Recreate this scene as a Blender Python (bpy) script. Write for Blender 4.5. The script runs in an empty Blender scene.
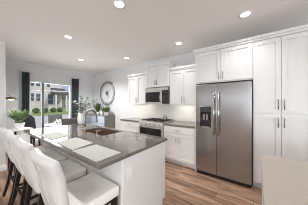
import bpy, bmesh, math, random
from mathutils import Vector, Matrix, noise as mnoise

sc = bpy.context.scene
COL = sc.collection
PI = math.pi
R = math.radians

# ------------------------------------------------------------------ camera
cd = bpy.data.cameras.new('camera')
cam = bpy.data.objects.new('camera', cd)
COL.objects.link(cam)
cd.sensor_fit = 'HORIZONTAL'
cd.sensor_width = 36
cd.lens = 36 * 137 / 308
cd.shift_y = 0.3 / 308
cd.clip_start = 0.05
cam.location = (0, 0, 1.41)
cam.rotation_euler = (R(90), 0, R(36.0))
sc.camera = cam

# ------------------------------------------------------------------ view
sc.view_settings.view_transform = 'Standard'
sc.view_settings.look = 'None'
sc.view_settings.gamma = 1
sc.view_settings.use_curve_mapping = False
sc.view_settings.exposure = -0.13
sc.cycles.filter_width = 1.0
sc.cycles.diffuse_bounces = 8
sc.cycles.max_bounces = 14

# ------------------------------------------------------------------ sky
world = bpy.data.worlds.new('sky')
sc.world = world
world.use_nodes = True
wn = world.node_tree
wn.nodes.clear()
w_out = wn.nodes.new('ShaderNodeOutputWorld')
w_bg = wn.nodes.new('ShaderNodeBackground')
w_tc = wn.nodes.new('ShaderNodeTexCoord')
w_ns = wn.nodes.new('ShaderNodeTexNoise')
w_ns.inputs['Scale'].default_value = 3.0
w_ns.inputs['Detail'].default_value = 6
w_rp = wn.nodes.new('ShaderNodeValToRGB')
w_rp.color_ramp.elements[0].position = 0.42
w_rp.color_ramp.elements[0].color = (0.50, 0.62, 0.86, 1)
w_rp.color_ramp.elements[1].position = 0.62
w_rp.color_ramp.elements[1].color = (0.86, 0.90, 0.97, 1)
wn.links.new(w_tc.outputs['Generated'], w_ns.inputs['Vector'])
wn.links.new(w_ns.outputs['Fac'], w_rp.inputs['Fac'])
wn.links.new(w_rp.outputs['Color'], w_bg.inputs['Color'])
w_bg.inputs['Strength'].default_value = 0.9
wn.links.new(w_bg.outputs['Background'], w_out.inputs['Surface'])


def lamp(name, kind, loc, rot, energy, color=(1, 1, 1), **kw):
    d = bpy.data.lights.new(name, kind)
    d.energy = energy
    d.color = color
    for k, v in kw.items():
        setattr(d, k, v)
    o = bpy.data.objects.new(name, d)
    o.location = loc
    o.rotation_euler = rot
    COL.objects.link(o)
    return o


# sun, high over the kitchen side of the house: lights the neighbour's front
lamp('sun', 'SUN', (0, 0, 20), (R(48), 0, R(118)), 2.2, (1.0, 0.95, 0.88), angle=R(3))
# unseen lamps added as fill; the rear one gives the refrigerator its bright band
lamp('rear_band', 'AREA', (-1.4, -5.9, 1.72), (R(90), 0, 0), 22, (0.95, 0.98, 1.0),
     shape='RECTANGLE', size=5.0, size_y=0.62)
lamp('rear_fill', 'AREA', (2.3, -5.9, 1.25), (R(90), 0, 0), 230, (0.90, 0.96, 1.0),
     shape='RECTANGLE', size=3.8, size_y=2.2)
lamp('side_fill', 'AREA', (4.4, -2.1, 1.40), (R(90), 0, R(90)), 140, (0.84, 0.94, 1.0),
     shape='RECTANGLE', size=5.6, size_y=2.1)
# daylight of the dining window
lamp('dining_daylight', 'AREA', (-6.12, 1.84, 1.15), (R(90), 0, R(-90)), 42, (0.97, 0.98, 1.0),
     shape='RECTANGLE', size=1.2, size_y=1.9)
LIGHT_W = 13.0


# ------------------------------------------------------------------ materials
def srgb(r, g, b):
    def f(c):
        c /= 255
        return c / 12.92 if c <= 0.04045 else ((c + 0.055) / 1.055) ** 2.4
    return (f(r), f(g), f(b), 1)


def mat(name, col, rough=0.5, metal=0.0, var=0.04, scale=8.0, stretch=(1, 1, 1), bump=0.0, coat=0.0, spec=0.5,
        rvar=0.0):
    m = bpy.data.materials.new(name)
    m.use_nodes = True
    n = m.node_tree
    b = n.nodes['Principled BSDF']
    b.inputs['Roughness'].default_value = rough
    b.inputs['Metallic'].default_value = metal
    b.inputs['Coat Weight'].default_value = coat
    b.inputs['Coat Roughness'].default_value = 0.1
    b.inputs['Specular IOR Level'].default_value = spec
    tc = n.nodes.new('ShaderNodeTexCoord')
    mp = n.nodes.new('ShaderNodeMapping')
    mp.inputs['Scale'].default_value = stretch
    ns = n.nodes.new('ShaderNodeTexNoise')
    ns.inputs['Scale'].default_value = scale
    ns.inputs['Detail'].default_value = 4
    n.links.new(tc.outputs['Object'], mp.inputs['Vector'])
    n.links.new(mp.outputs['Vector'], ns.inputs['Vector'])
    rp = n.nodes.new('ShaderNodeValToRGB')
    rp.color_ramp.elements[0].position = 0.3
    rp.color_ramp.elements[1].position = 0.7
    rp.color_ramp.elements[0].color = tuple(c * (1 - var) for c in col[:3]) + (1,)
    rp.color_ramp.elements[1].color = tuple(min(1, c * (1 + var)) for c in col[:3]) + (1,)
    n.links.new(ns.outputs['Fac'], rp.inputs['Fac'])
    n.links.new(rp.outputs['Color'], b.inputs['Base Color'])
    if rvar:
        mr = n.nodes.new('ShaderNodeMapRange')
        mr.inputs['To Min'].default_value = rough - rvar
        mr.inputs['To Max'].default_value = rough + rvar
        n.links.new(ns.outputs['Fac'], mr.inputs['Value'])
        n.links.new(mr.outputs['Result'], b.inputs['Roughness'])
    if bump:
        bp = n.nodes.new('ShaderNodeBump')
        bp.inputs['Strength'].default_value = bump
        bp.inputs['Distance'].default_value = 0.01
        n.links.new(ns.outputs['Fac'], bp.inputs['Height'])
        n.links.new(bp.outputs['Normal'], b.inputs['Normal'])
    return m


def emit_mat(name, col, strength):
    m = bpy.data.materials.new(name)
    m.use_nodes = True
    n = m.node_tree
    b = n.nodes['Principled BSDF']
    b.inputs['Base Color'].default_value = col
    b.inputs['Emission Color'].default_value = col
    b.inputs['Emission Strength'].default_value = strength
    return m


def brick_mat(name, c1, c2, mortar, w, h, msize, rough, rot=0.0, grain=0.0, axes='XY', bump=0.1, bias=0.0, coat=0.0):
    """planks, tiles, siding: a brick pattern with streaky grain"""
    m = bpy.data.materials.new(name)
    m.use_nodes = True
    n = m.node_tree
    L = n.links.new
    b = n.nodes['Principled BSDF']
    b.inputs['Roughness'].default_value = rough
    b.inputs['Coat Weight'].default_value = coat
    tc = n.nodes.new('ShaderNodeTexCoord')
    sep = n.nodes.new('ShaderNodeSeparateXYZ')
    cmb = n.nodes.new('ShaderNodeCombineXYZ')
    L(tc.outputs['Object'], sep.inputs['Vector'])
    L(sep.outputs[axes[0]], cmb.inputs['X'])
    L(sep.outputs[axes[1]], cmb.inputs['Y'])
    br = n.nodes.new('ShaderNodeTexBrick')
    br.inputs['Color1'].default_value = c1
    br.inputs['Color2'].default_value = c2
    br.inputs['Mortar'].default_value = mortar
    br.inputs['Scale'].default_value = 1.0
    br.inputs['Brick Width'].default_value = w
    br.inputs['Row Height'].default_value = h
    br.inputs['Mortar Size'].default_value = msize
    br.inputs['Bias'].default_value = bias
    br.offset = 0.37
    L(cmb.outputs['Vector'], br.inputs['Vector'])
    last = br.outputs['Color']
    if grain:
        mp = n.nodes.new('ShaderNodeMapping')
        mp.inputs['Scale'].default_value = (1.3, 13, 1)
        L(cmb.outputs['Vector'], mp.inputs['Vector'])
        ns = n.nodes.new('ShaderNodeTexNoise')
        ns.inputs['Scale'].default_value = 1.6
        ns.inputs['Detail'].default_value = 7
        ns.inputs['Roughness'].default_value = 0.62
        ns.inputs['Distortion'].default_value = 0.6
        L(mp.outputs['Vector'], ns.inputs['Vector'])
        rp = n.nodes.new('ShaderNodeValToRGB')
        rp.color_ramp.elements[0].position = 0.36
        rp.color_ramp.elements[0].color = (1 - grain, 1 - grain * 1.06, 1 - grain * 1.1, 1)
        rp.color_ramp.elements[1].position = 0.64
        rp.color_ramp.elements[1].color = (1 + grain * 0.55, 1 + grain * 0.5, 1 + grain * 0.45, 1)
        L(ns.outputs['Fac'], rp.inputs['Fac'])
        mx = n.nodes.new('ShaderNodeMix')
        mx.data_type = 'RGBA'
        mx.blend_type = 'MULTIPLY'
        mx.inputs[0].default_value = 1.0
        L(last, mx.inputs[6])
        L(rp.outputs['Color'], mx.inputs[7])
        last = mx.outputs[2]
    L(last, b.inputs['Base Color'])
    if bump:
        bp = n.nodes.new('ShaderNodeBump')
        bp.inputs['Strength'].default_value = bump
        bp.inputs['Distance'].default_value = 0.004
        bp.invert = True
        L(br.outputs['Fac'], bp.inputs['Height'])
        L(bp.outputs['Normal'], b.inputs['Normal'])
    return m


def glass_mat(name, tint=(1, 1, 1, 1), refl=0.08):
    m = bpy.data.materials.new(name)
    m.use_nodes = True
    n = m.node_tree
    n.nodes.clear()
    out = n.nodes.new('ShaderNodeOutputMaterial')
    tr = n.nodes.new('ShaderNodeBsdfTransparent')
    tr.inputs['Color'].default_value = tint
    gl = n.nodes.new('ShaderNodeBsdfGlossy')
    gl.inputs['Roughness'].default_value = 0.02
    fr = n.nodes.new('ShaderNodeFresnel')
    fr.inputs['IOR'].default_value = 1.35
    mx = n.nodes.new('ShaderNodeMixShader')
    n.links.new(fr.outputs['Fac'], mx.inputs['Fac'])
    n.links.new(tr.outputs['BSDF'], mx.inputs[1])
    n.links.new(gl.outputs['BSDF'], mx.inputs[2])
    n.links.new(mx.outputs['Shader'], out.inputs['Surface'])
    return m


M = {}
M['wall'] = mat('wall_paint', srgb(211, 211, 211), 0.85, var=0.01, scale=2)
M['ceiling'] = mat('ceiling_paint', srgb(240, 239, 238), 0.9, var=0.01, scale=2)
M['trim'] = mat('white_trim_paint', srgb(236, 235, 232), 0.5, var=0.01)
M['cab'] = mat('white_cabinet_paint', srgb(221, 220, 218), 0.42, var=0.01, scale=3)
M['kick'] = mat('toe_kick_paint', srgb(196, 190, 182), 0.6, var=0.02)
M['floor'] = brick_mat('wood_plank_floor', srgb(176, 144, 120), srgb(132, 102, 81), srgb(80, 60, 46), 1.25, 0.155, 0.0022,
                       0.38, grain=0.55, bump=0.15)
M['tile'] = brick_mat('white_subway_tile', srgb(226, 222, 215), srgb(222, 218, 211), srgb(206, 201, 194), 0.15, 0.075, 0.0018,
                      0.2, axes='XZ', bump=0.1)
M['quartz'] = mat('taupe_quartz', srgb(108, 102, 96), 0.06, var=0.07, scale=55, spec=0.6)
M['beige'] = mat('beige_quartz', srgb(178, 168, 156), 0.4, var=0.03, scale=40, spec=0.3)
M['steel'] = mat('brushed_stainless', srgb(162, 160, 159), 0.22, 0.95, var=0.05, scale=3, stretch=(30, 30, 0.8), rvar=0.03)
M['steel2'] = mat('satin_stainless', srgb(206, 203, 199), 0.38, 0.85, var=0.04, scale=3, stretch=(0.8, 30, 30))
M['steelh'] = mat('polished_stainless', srgb(205, 202, 198), 0.18, 1.0, var=0.02)
M['nickel'] = mat('brushed_nickel', srgb(182, 178, 172), 0.3, 0.95, var=0.03)
M['faucet'] = mat('satin_faucet_metal', srgb(142, 138, 132), 0.3, 0.95, var=0.03)
M['pull'] = mat('pull_nickel', srgb(150, 146, 141), 0.34, 0.9, var=0.03)
M['dkgrey'] = mat('dark_grey_casing', srgb(52, 51, 51), 0.5, var=0.04)
M['black'] = mat('black_plastic', srgb(20, 20, 21), 0.4, var=0.05)
M['blackglass'] = mat('black_glass', srgb(24, 23, 23), 0.08, var=0.03)
M['iron'] = mat('cast_iron', srgb(30, 29, 29), 0.6, var=0.08, scale=30, bump=0.1)
M['sink'] = mat('bronze_tinted_steel', srgb(150, 126, 108), 0.32, 0.7, var=0.05)
M['leather'] = mat('ivory_leather', srgb(202, 201, 199), 0.32, var=0.02, scale=14, bump=0.08, coat=0.15)
M['seatfab'] = mat('seat_leather', srgb(233, 229, 225), 0.5, var=0.02, scale=14, bump=0.05)
M['seam'] = mat('leather_seam', srgb(208, 206, 203), 0.6, var=0.03)
M['blackwood'] = mat('black_stained_wood', srgb(24, 20, 19), 0.4, var=0.15, scale=6, stretch=(8, 8, 1))
M['mat'] = mat('woven_placemat', srgb(172, 172, 166), 0.8, var=0.05, scale=120, bump=0.1)
M['curtain'] = mat('charcoal_drape', srgb(62, 66, 71), 0.9, var=0.08, scale=30, stretch=(1, 1, 0.1))
M['frame'] = mat('window_vinyl', srgb(222, 224, 225), 0.4, var=0.01)
M['mull'] = mat('backlit_mullion', srgb(108, 109, 112), 0.5, var=0.03)  # backlit shade put into the mullion's colour
M['glass'] = glass_mat('window_glass')
M['clock'] = mat('pewter_metal', srgb(112, 108, 106), 0.45, 0.6, var=0.1, scale=20)
M['cred'] = mat('grey_credenza_paint', srgb(118, 115, 110), 0.5, var=0.05, scale=10)
M['credfront'] = mat('window_lit_drawer_front', srgb(160, 172, 186), 0.35, var=0.04)  # bluish reflection of the window put into the colour
M['ceramic'] = mat('white_ceramic', srgb(238, 237, 233), 0.25, var=0.01)
M['leaf'] = mat('green_leaf', srgb(112, 138, 84), 0.45, var=0.25, scale=9)
M['leafl'] = mat('pale_strap_leaf', srgb(126, 150, 100), 0.45, var=0.25, scale=7)
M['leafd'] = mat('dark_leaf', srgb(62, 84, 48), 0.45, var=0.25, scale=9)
M['leafy'] = mat('yellow_green_leaf', srgb(168, 180, 96), 0.5, var=0.2, scale=9)
M['euca'] = mat('eucalyptus_leaf', srgb(150, 166, 148), 0.6, var=0.25, scale=9)
M['stem'] = mat('plant_stem', srgb(96, 92, 66), 0.6, var=0.1)
M['soil'] = mat('potting_soil', srgb(60, 46, 36), 0.9, var=0.2, scale=60)
M['brass'] = mat('aged_brass', srgb(112, 98, 60), 0.35, 0.85, var=0.1)
M['bulb'] = emit_mat('warm_bulb', (1.0, 0.93, 0.80, 1), 6.0)
M['led'] = emit_mat('downlight_lens', (1.0, 0.95, 0.88, 1), 9.0)
M['greyfab'] = mat('grey_tweed', srgb(98, 98, 99), 0.9, var=0.2, scale=60, bump=0.15)
M['blkleather'] = mat('black_leather', srgb(50, 51, 53), 0.3, var=0.08, scale=10, bump=0.05)
M['table'] = mat('white_table_top', srgb(222, 221, 219), 0.25, var=0.02)
M['plate'] = mat('outlet_plastic', srgb(228, 226, 222), 0.35, var=0.01)
M['oil'] = mat('oil_bottle', srgb(150, 146, 140), 0.2, 0.6, var=0.05)
M['siding'] = brick_mat('lap_siding', srgb(226, 222, 216), srgb(220, 216, 210), srgb(186, 182, 176), 40.0, 0.2, 0.012, 0.8,
                        axes='YZ', bump=0.2)
M['siding2'] = brick_mat('brown_siding', srgb(142, 126, 116), srgb(134, 119, 110), srgb(104, 92, 84), 40.0, 0.2, 0.012, 0.8,
                         axes='YZ', bump=0.2)
M['shingle'] = brick_mat('roof_shingle', srgb(98, 94, 94), srgb(84, 80, 80), srgb(60, 58, 58), 0.4, 0.2, 0.01, 0.9, axes='YX', bump=0.2)
M['extwin'] = mat('house_window_glass', srgb(84, 92, 102), 0.15, var=0.1)
M['grass'] = mat('lawn_grass', srgb(142, 158, 92), 0.95, var=0.25, scale=3)
M['hedge'] = mat('hedge_leaf', srgb(92, 112, 60), 0.9, var=0.4, scale=12)
M['concrete'] = mat('pale_concrete', srgb(206, 204, 199), 0.9, var=0.05, scale=2)
M['bark'] = mat('bark', srgb(96, 78, 62), 0.9, var=0.2)


# ------------------------------------------------------------------ mesh helpers
class MB:
    def __init__(self):
        self.bm = bmesh.new()

    def box(self, x0, x1, y0, y1, z0, z1):
        v = [self.bm.verts.new(p) for p in ((x0, y0, z0), (x1, y0, z0), (x1, y1, z0), (x0, y1, z0),
                                            (x0, y0, z1), (x1, y0, z1), (x1, y1, z1), (x0, y1, z1))]
        for f in ((0, 3, 2, 1), (4, 5, 6, 7), (0, 1, 5, 4), (1, 2, 6, 5), (2, 3, 7, 6), (3, 0, 4, 7)):
            self.bm.faces.new([v[i] for i in f])
        return self

    def prism(self, pts, axis, a0, a1):
        """outline extruded along an axis; pts are the two other coordinates"""
        def put(p, a):
            if axis == 'x': return (a, p[0], p[1])
            if axis == 'y': return (p[0], a, p[1])
            return (p[0], p[1], a)
        A = [self.bm.verts.new(put(p, a0)) for p in pts]
        B = [self.bm.verts.new(put(p, a1)) for p in pts]
        n = len(pts)
        self.bm.faces.new(A)
        self.bm.faces.new(B[::-1])
        for i in range(n):
            self.bm.faces.new((A[i], B[i], B[(i + 1) % n], A[(i + 1) % n]))
        return self

    def sweep(self, path, radii, n=8, sq=False, closed=False):
        path = [Vector(p) for p in path]
        if not hasattr(radii, '__len__'):
            radii = [radii] * len(path)
        rings = []
        prev = None
        for i, p in enumerate(path):
            if closed:
                d = path[(i + 1) % len(path)] - path[i - 1]
            else:
                d = path[min(i + 1, len(path) - 1)] - path[max(i - 1, 0)]
            d.normalize()
            if prev is None:
                ref = Vector((1, 0, 0)) if abs(d.x) < 0.8 else Vector((0, 0, 1))
                u = (ref - d * ref.dot(d)).normalized()
            else:
                u = (prev - d * prev.dot(d)).normalized()
            prev = u
            w = d.cross(u)
            off = PI / 4 if sq else 0
            rr = radii[i] * (1.414 if sq else 1)
            rings.append([self.bm.verts.new(p + (u * math.cos(off + 2 * PI * k / n) + w * math.sin(off + 2 * PI * k / n)) * rr)
                          for k in range(n)])
        m = len(rings)
        for i in range(m if closed else m - 1):
            a, b = rings[i], rings[(i + 1) % m]
            for k in range(n):
                self.bm.faces.new((a[k], a[(k + 1) % n], b[(k + 1) % n], b[k]))
        if not closed:
            self.bm.faces.new(rings[0][::-1])
            self.bm.faces.new(rings[-1])
        return self

    def lathe(self, prof, n=20, at=(0, 0, 0), axis='z'):
        rings = []
        for r, h in prof:
            ring = []
            for k in range(n):
                a = 2 * PI * k / n
                c, s = r * math.cos(a), r * math.sin(a)
                if axis == 'z': q = (c, s, h)
                elif axis == 'y': q = (c, h, s)
                else: q = (h, c, s)
                ring.append(self.bm.verts.new((q[0] + at[0], q[1] + at[1], q[2] + at[2])))
            rings.append(ring)
        for a, b in zip(rings, rings[1:]):
            for k in range(n):
                self.bm.faces.new((a[k], a[(k + 1) % n], b[(k + 1) % n], b[k]))
        self.bm.faces.new(rings[0][::-1])
        self.bm.faces.new(rings[-1])
        return self

    def torus(self, c, Rr, r, axis='y', n=48, m=8):
        pts = []
        for k in range(n):
            a = 2 * PI * k / n
            if axis == 'y': pts.append((c[0] + Rr * math.cos(a), c[1], c[2] + Rr * math.sin(a)))
            else: pts.append((c[0] + Rr * math.cos(a), c[1] + Rr * math.sin(a), c[2]))
        return self.sweep(pts, r, m, closed=True)

    def leaf(self, base, direction, length, width, droop=0.3, up=Vector((0, 0, 1)), n=6, fold=0.15):
        """one curved, folded leaf blade"""
        d = Vector(direction).normalized()
        side = d.cross(up)
        if side.length < 1e-3: side = Vector((1, 0, 0))
        side.normalize()
        p = Vector(base)
        L, C, Rr = [], [], []
        for i in range(n + 1):
            t = i / n
            wd = width * (math.sin(PI * min(1, t * 0.92 + 0.08)) ** 0.8) * 0.5
            q = p + Vector((0, 0, -droop * length * t * t))
            C.append(self.bm.verts.new(q))
            L.append(self.bm.verts.new(q + side * wd + Vector((0, 0, fold * wd))))
            Rr.append(self.bm.verts.new(q - side * wd + Vector((0, 0, fold * wd))))
            p = p + d * (length / n)
        for i in range(n):
            self.bm.faces.new((L[i], L[i + 1], C[i + 1], C[i]))
            self.bm.faces.new((C[i], C[i + 1], Rr[i + 1], Rr[i]))
        return self

    def build(self, name, m, parent=None, smooth=False, bevel=0.0, seg=2, sub=0, loc=None, solid=0.0):
        bmesh.ops.recalc_face_normals(self.bm, faces=self.bm.faces)
        me = bpy.data.meshes.new(name)
        self.bm.to_mesh(me)
        self.bm.free()
        me.materials.append(m)
        if smooth:
            for p in me.polygons: p.use_smooth = True
        o = bpy.data.objects.new(name, me)
        COL.objects.link(o)
        if parent is not None: o.parent = parent
        if loc is not None: o.location = loc
        if solid:
            q = o.modifiers.new('solid', 'SOLIDIFY'); q.thickness = solid
        if bevel:
            q = o.modifiers.new('bevel', 'BEVEL'); q.width = bevel; q.segments = seg; q.limit_method = 'ANGLE'
        if sub:
            q = o.modifiers.new('sub', 'SUBSURF'); q.levels = sub; q.render_levels = sub
        return o


def tag(o, label, cat, group=None, kind=None):
    o['label'] = label
    o['category'] = cat
    if group: o['group'] = group
    if kind: o['kind'] = kind
    return o


def thing(name, label, cat, loc=(0, 0, 0), rz=0.0, group=None):
    o = bpy.data.objects.new(name, None)
    o.empty_display_size = 0.1
    o.location = loc
    o.rotation_euler = (0, 0, rz)
    COL.objects.link(o)
    return tag(o, label, cat, group)


def struct(o):
    o['kind'] = 'structure'
    return o


def copy_tree(o, parent=None):
    c = o.copy()
    COL.objects.link(c)
    if parent is not None: c.parent = parent
    for ch in list(o.children):
        copy_tree(ch, c)
    return c


# ------------------------------------------------------------------ the room
WX, KY, CZ = -5.90, 3.43, 2.72          # window wall, kitchen wall, ceiling height
RX, BY = 4.5, -6.0                      # right and rear walls of the open plan
T = 0.15
struct(MB().box(WX - T, RX + T, BY - T, KY + T, -0.1, 0).build('floor', M['floor']))
struct(MB().box(WX - T, RX + T, BY - T, KY + T, CZ, CZ + 0.12).build('ceiling', M['ceiling']))
wk = struct(MB().box(WX - T, RX + T, KY, KY + T, 0, CZ).build('wall_kitchen', M['wall']))
w = MB()
w.box(RX, RX + T, BY - T, -5.0, 0, CZ).box(RX, RX + T, 0.8, KY, 0, CZ)
w.box(RX, RX + T, -5.0, 0.8, 2.45, CZ).box(RX, RX + T, -5.0, 0.8, 0, 0.3)
struct(w.build('wall_right', M['wall']))
# window wall with its opening
OY0, OY1, OZ0, OZ1 = 1.20, 2.50, 0.10, 2.15
w = MB()
w.box(WX - T, WX, BY - T, OY0, 0, CZ).box(WX - T, WX, OY1, KY, 0, CZ)
w.box(WX - T, WX, OY0, OY1, OZ1, CZ).box(WX - T, WX, OY0, OY1, 0, OZ0)
struct(w.build('wall_window', M['wall']))
# the block of wall that closes the dining nook on the left
struct(MB().box(WX, -4.24, BY, 0.50, 0, CZ).build('wall_left', M['wall'], bevel=0.015, seg=3))
# rear wall of the living area with unseen openings made for the added lamps
w = MB()
w.box(-4.24, -3.95, BY - T, BY, 0, CZ).box(4.25, RX, BY - T, BY, 0, CZ)
w.box(-3.95, 0.3, BY - T, BY, 2.05, CZ).box(-3.95, 0.3, BY - T, BY, 0, 1.38)
w.box(0.3, 4.25, BY - T, BY, 2.4, CZ).box(1.15 - 0.85, 4.25, BY - T, BY, 0, 0.1)
struct(w.build('wall_rear', M['wall']))

# baseboards
struct(MB().box(WX, -3.32, KY - 0.015, KY, 0, 0.10).build('baseboard_kitchen', M['trim'], bevel=0.004))
b = MB()
b.box(WX, WX + 0.015, 0.5, OY0 - 0.06, 0, 0.10).box(WX, WX + 0.015, OY1 + 0.06, KY - 0.015, 0, 0.10)
struct(b.build('baseboard_window', M['trim'], bevel=0.004))
struct(MB().box(-4.24, -4.225, BY, 0.515, 0, 0.10).build('baseboard_left', M['trim'], bevel=0.004))

# window: outer frame, transom rail, mullion darkened as backlit, panes
wf = MB()
f = 0.055
wf.box(WX - 0.11, WX - 0.02, OY0, OY0 + f, OZ0, OZ1).box(WX - 0.11, WX - 0.02, OY1 - f, OY1, OZ0, OZ1)
wf.box(WX - 0.11, WX - 0.02, OY0 + f, OY1 - f, OZ0, OZ0 + f).box(WX - 0.11, WX - 0.02, OY0 + f, OY1 - f, OZ1 - f, OZ1)
win = wf.build('window_1', M['frame'], bevel=0.004)
struct(win)
MB().box(WX - 0.10, WX - 0.03, OY0 + f, OY1 - f, 1.835, 1.865).build('transom_rail', M['frame'], win)
MB().box(WX - 0.10, WX - 0.03, 1.555, 1.615, OZ0 + f, OZ1 - f).build('mullion', M['mull'], win)
for y0, y1 in ((OY0 + f, 1.555), (1.615, OY1 - f)):
    MB().box(WX - 0.068, WX - 0.062, y0, y1, OZ0 + f, 1.835).build('pane', M['glass'], win)
    MB().box(WX - 0.068, WX - 0.062, y0, y1, 1.865, OZ1 - f).build('pane', M['glass'], win)

# tiled backsplash between counters and wall cabinets
MB().box(-3.30, -0.985, KY - 0.008, KY - 0.0005, 0.915, 1.40).build('backsplash', M['tile'], wk)

# ------------------------------------------------------------------ cabinets
CF = 2.81        # front of the carcasses of the base run


def shaker(w, h, m, name='door', parent=None, loc=(0, 0, 0), rail=0.058, t=0.02):
    """framed door with a recessed panel, facing -Y, lower left corner at loc"""
    b = MB()
    b.box(0, rail, -t, 0, 0, h).box(w - rail, w, -t, 0, 0, h)
    b.box(rail, w - rail, -t, 0, 0, rail).box(rail, w - rail, -t, 0, h - rail, h)
    b.box(rail, w - rail, -t + 0.014, -0.002, rail, h - rail)
    return b.build(name, m, parent, loc=loc)


def slab(w, h, m, name, parent, loc, t=0.02):
    return MB().box(0, w, -t, 0, 0, h).build(name, m, parent, bevel=0.002, loc=loc)


def pull(parent, x, z, length=0.14, vertical=True):
    b = MB()
    r = 0.0055
    if vertical:
        b.sweep([(0, -0.035, -length / 2), (0, -0.035, length / 2)], r, 8)
        for s in (-1, 1):
            b.sweep([(0, -0.035, s * length * 0.38), (0, 0.0, s * length * 0.38)], r * 0.9, 6)
    else:
        b.sweep([(-length / 2, -0.035, 0), (length / 2, -0.035, 0)], r, 8)
        for s in (-1, 1):
            b.sweep([(s * length * 0.38, -0.035, 0), (s * length * 0.38, 0.0, 0)], r * 0.9, 6)
    return b.build('pull', M['pull'], parent, smooth=True, loc=(x, -0.02, z))


def crown(parent, w, depth, z, h=0.075, left=True, right=True, out=0.028):
    """stepped crown moulding round the front and the open ends"""
    l = out if left else 0
    r = out if right else 0
    b = MB()
    b.box(-l * 0.4, w + r * 0.4, -0.02 - out * 0.4, depth, z, z + h * 0.45)
    b.box(-l, w + r, -0.02 - out, depth, z + h * 0.45, z + h)
    return b.build('crown_moulding', M['cab'], parent, bevel=0.004)


BD = KY - CF - 0.001
G = 0.0055
# base cabinet left of the range: three drawers in two stacks' width
x0, x1 = -3.27, -2.515
t = thing('base_cabinet', 'white drawer base cabinet left of the range, under the far end of the counter', 'cabinet', (x0, CF, 0))
w_ = x1 - x0
MB().box(0, w_, 0, BD, 0.10, 0.878).build('body', M['cab'], t)
MB().box(0, w_, 0.07, BD, 0, 0.10).build('toe_kick', M['cab'], t)
for z0, z1 in ((0.715, 0.868), (0.42, 0.709), (0.11, 0.414)):
    d = slab(w_ - 2 * G, z1 - z0, M['cab'], 'drawer', t, (G, 0, z0))
    pull(d, w_ / 2, (z1 - z0) * 0.55, 0.14, False)
# base cabinet right of the range: drawer over two doors
x0, x1 = -1.748, -0.982
t = thing('base_cabinet', 'white base cabinet with one drawer over two doors between range and refrigerator', 'cabinet', (x0, CF, 0))
w_ = x1 - x0
MB().box(0, w_, 0, BD, 0.10, 0.878).build('body', M['cab'], t)
MB().box(0, w_, 0.055, BD, 0, 0.10).build('toe_kick', M['cab'], t)
d = slab(w_ - 2 * G, 0.15, M['cab'], 'drawer', t, (G, 0, 0.718))
pull(d, w_ / 2, 0.075, 0.13, False)
hw = w_ / 2
for k in (0, 1):
    d = shaker(hw - 1.5 * G, 0.596, M['cab'], 'door', t, (G + k * (hw - 0.5 * G), 0, 0.112))
    pull(d, (hw - 0.045) if k == 0 else 0.035, 0.48)

# worktops of the wall run
for nm, x0, x1, lb in (('countertop', -3.295, -2.515, 'dark taupe stone countertop left of the range, over the drawer cabinet'),
                       ('countertop', -1.748, -0.984, 'dark taupe stone countertop between the range and the refrigerator')):
    o = MB().box(x0, x1, CF - 0.035, KY - 0.009, 0.879, 0.915).build(nm, M['quartz'], bevel=0.004)
    tag(o, lb, 'countertop')

# wall cabinets
UY = 3.10
UD = KY - UY - 0.001


def upper(x0, x1, z0, z1, label, y=UY, left=True, right=True, pl=0.14, ch=0.075):
    t = thing('wall_cabinet', label, 'cabinet', (x0, y, z0))
    w = x1 - x0
    MB().box(0, w, 0, KY - y - 0.001, 0, z1 - z0).build('body', M['cab'], t)
    hw = w / 2
    for k in (0, 1):
        d = shaker(hw - 1.5 * G, z1 - z0 - 0.012, M['cab'], 'door', t, (G + k * (hw - 0.5 * G), 0, 0.006))
        pull(d, (hw - 0.04) if k == 0 else 0.03, 0.05 + pl / 2, pl)
    crown(t, w, KY - y - 0.001, z1 - z0, ch, left, right)
    if z0 < 1.5:  # unseen bar and lamp added to brighten the backsplash
        MB().box(0.06, w - 0.06, 0.05, 0.08, -0.012, -0.0005).build('added_light_bar', M['trim'], t, bevel=0.002)
        lamp('backsplash_fill', 'AREA', (x0 + w / 2, y + 0.065, z0 - 0.014), (R(25), 0, 0), 2.2, (1.0, 0.98, 0.95),
             shape='RECTANGLE', size=w - 0.14, size_y=0.02)
    return t


upper(-3.27, -2.520, 1.365, 2.215, 'white two-door wall cabinet, the lower one at the far left of the run', right=False)
upper(-2.515, -1.752, 1.835, 2.40, 'short raised white wall cabinet directly over the microwave', y=3.06, pl=0.12)
upper(-1.747, -0.985, 1.365, 2.215, 'white two-door wall cabinet between the microwave and the refrigerator', left=False, right=False)

# cabinet over the refrigerator with its side panels
t = thing('refrigerator_surround', 'white cabinet with two doors above the steel refrigerator', 'cabinet', (-0.980, CF, 0))
w_ = 0.972
MB().box(0, w_, 0, BD, 1.80, 2.415).build('body', M['cab'], t)
MB().box(0, 0.022, 0, BD, 0, 1.80).build('side_panel', M['cab'], t)
hw = w_ / 2
for k in (0, 1):
    d = shaker(hw - 1.5 * G, 0.585, M['cab'], 'door', t, (G + k * (hw - 0.5 * G), 0, 1.82))
    pull(d, (hw - 0.04) if k == 0 else 0.03, 0.10, 0.13)
crown(t, w_, BD, 2.415, 0.078, True, False)

# pantry
t = thing('pantry_cabinet', 'tall white pantry cabinet with four doors right of the refrigerator', 'cabinet', (-0.007, CF, 0))
w_ = 0.69
MB().box(0, w_, 0, BD, 0.10, 2.415).build('body', M['cab'], t)
MB().box(0, w_, 0.05, BD, 0, 0.10).build('toe_kick', M['cab'], t)
hw = w_ / 2
for k in (0, 1):
    xo = G + k * (hw - 0.5 * G)
    d = shaker(hw - 1.5 * G, 1.12, M['cab'], 'door', t, (xo, 0, 0.112))
    pull(d, (hw - 0.04) if k == 0 else 0.03, 1.0, 0.15)
    d = shaker(hw - 1.5 * G, 1.145, M['cab'], 'door', t, (xo, 0, 1.255))
    pull(d, (hw - 0.04) if k == 0 else 0.03, 0.13, 0.15)
crown(t, w_, BD, 2.415, 0.078, False, True)

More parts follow.
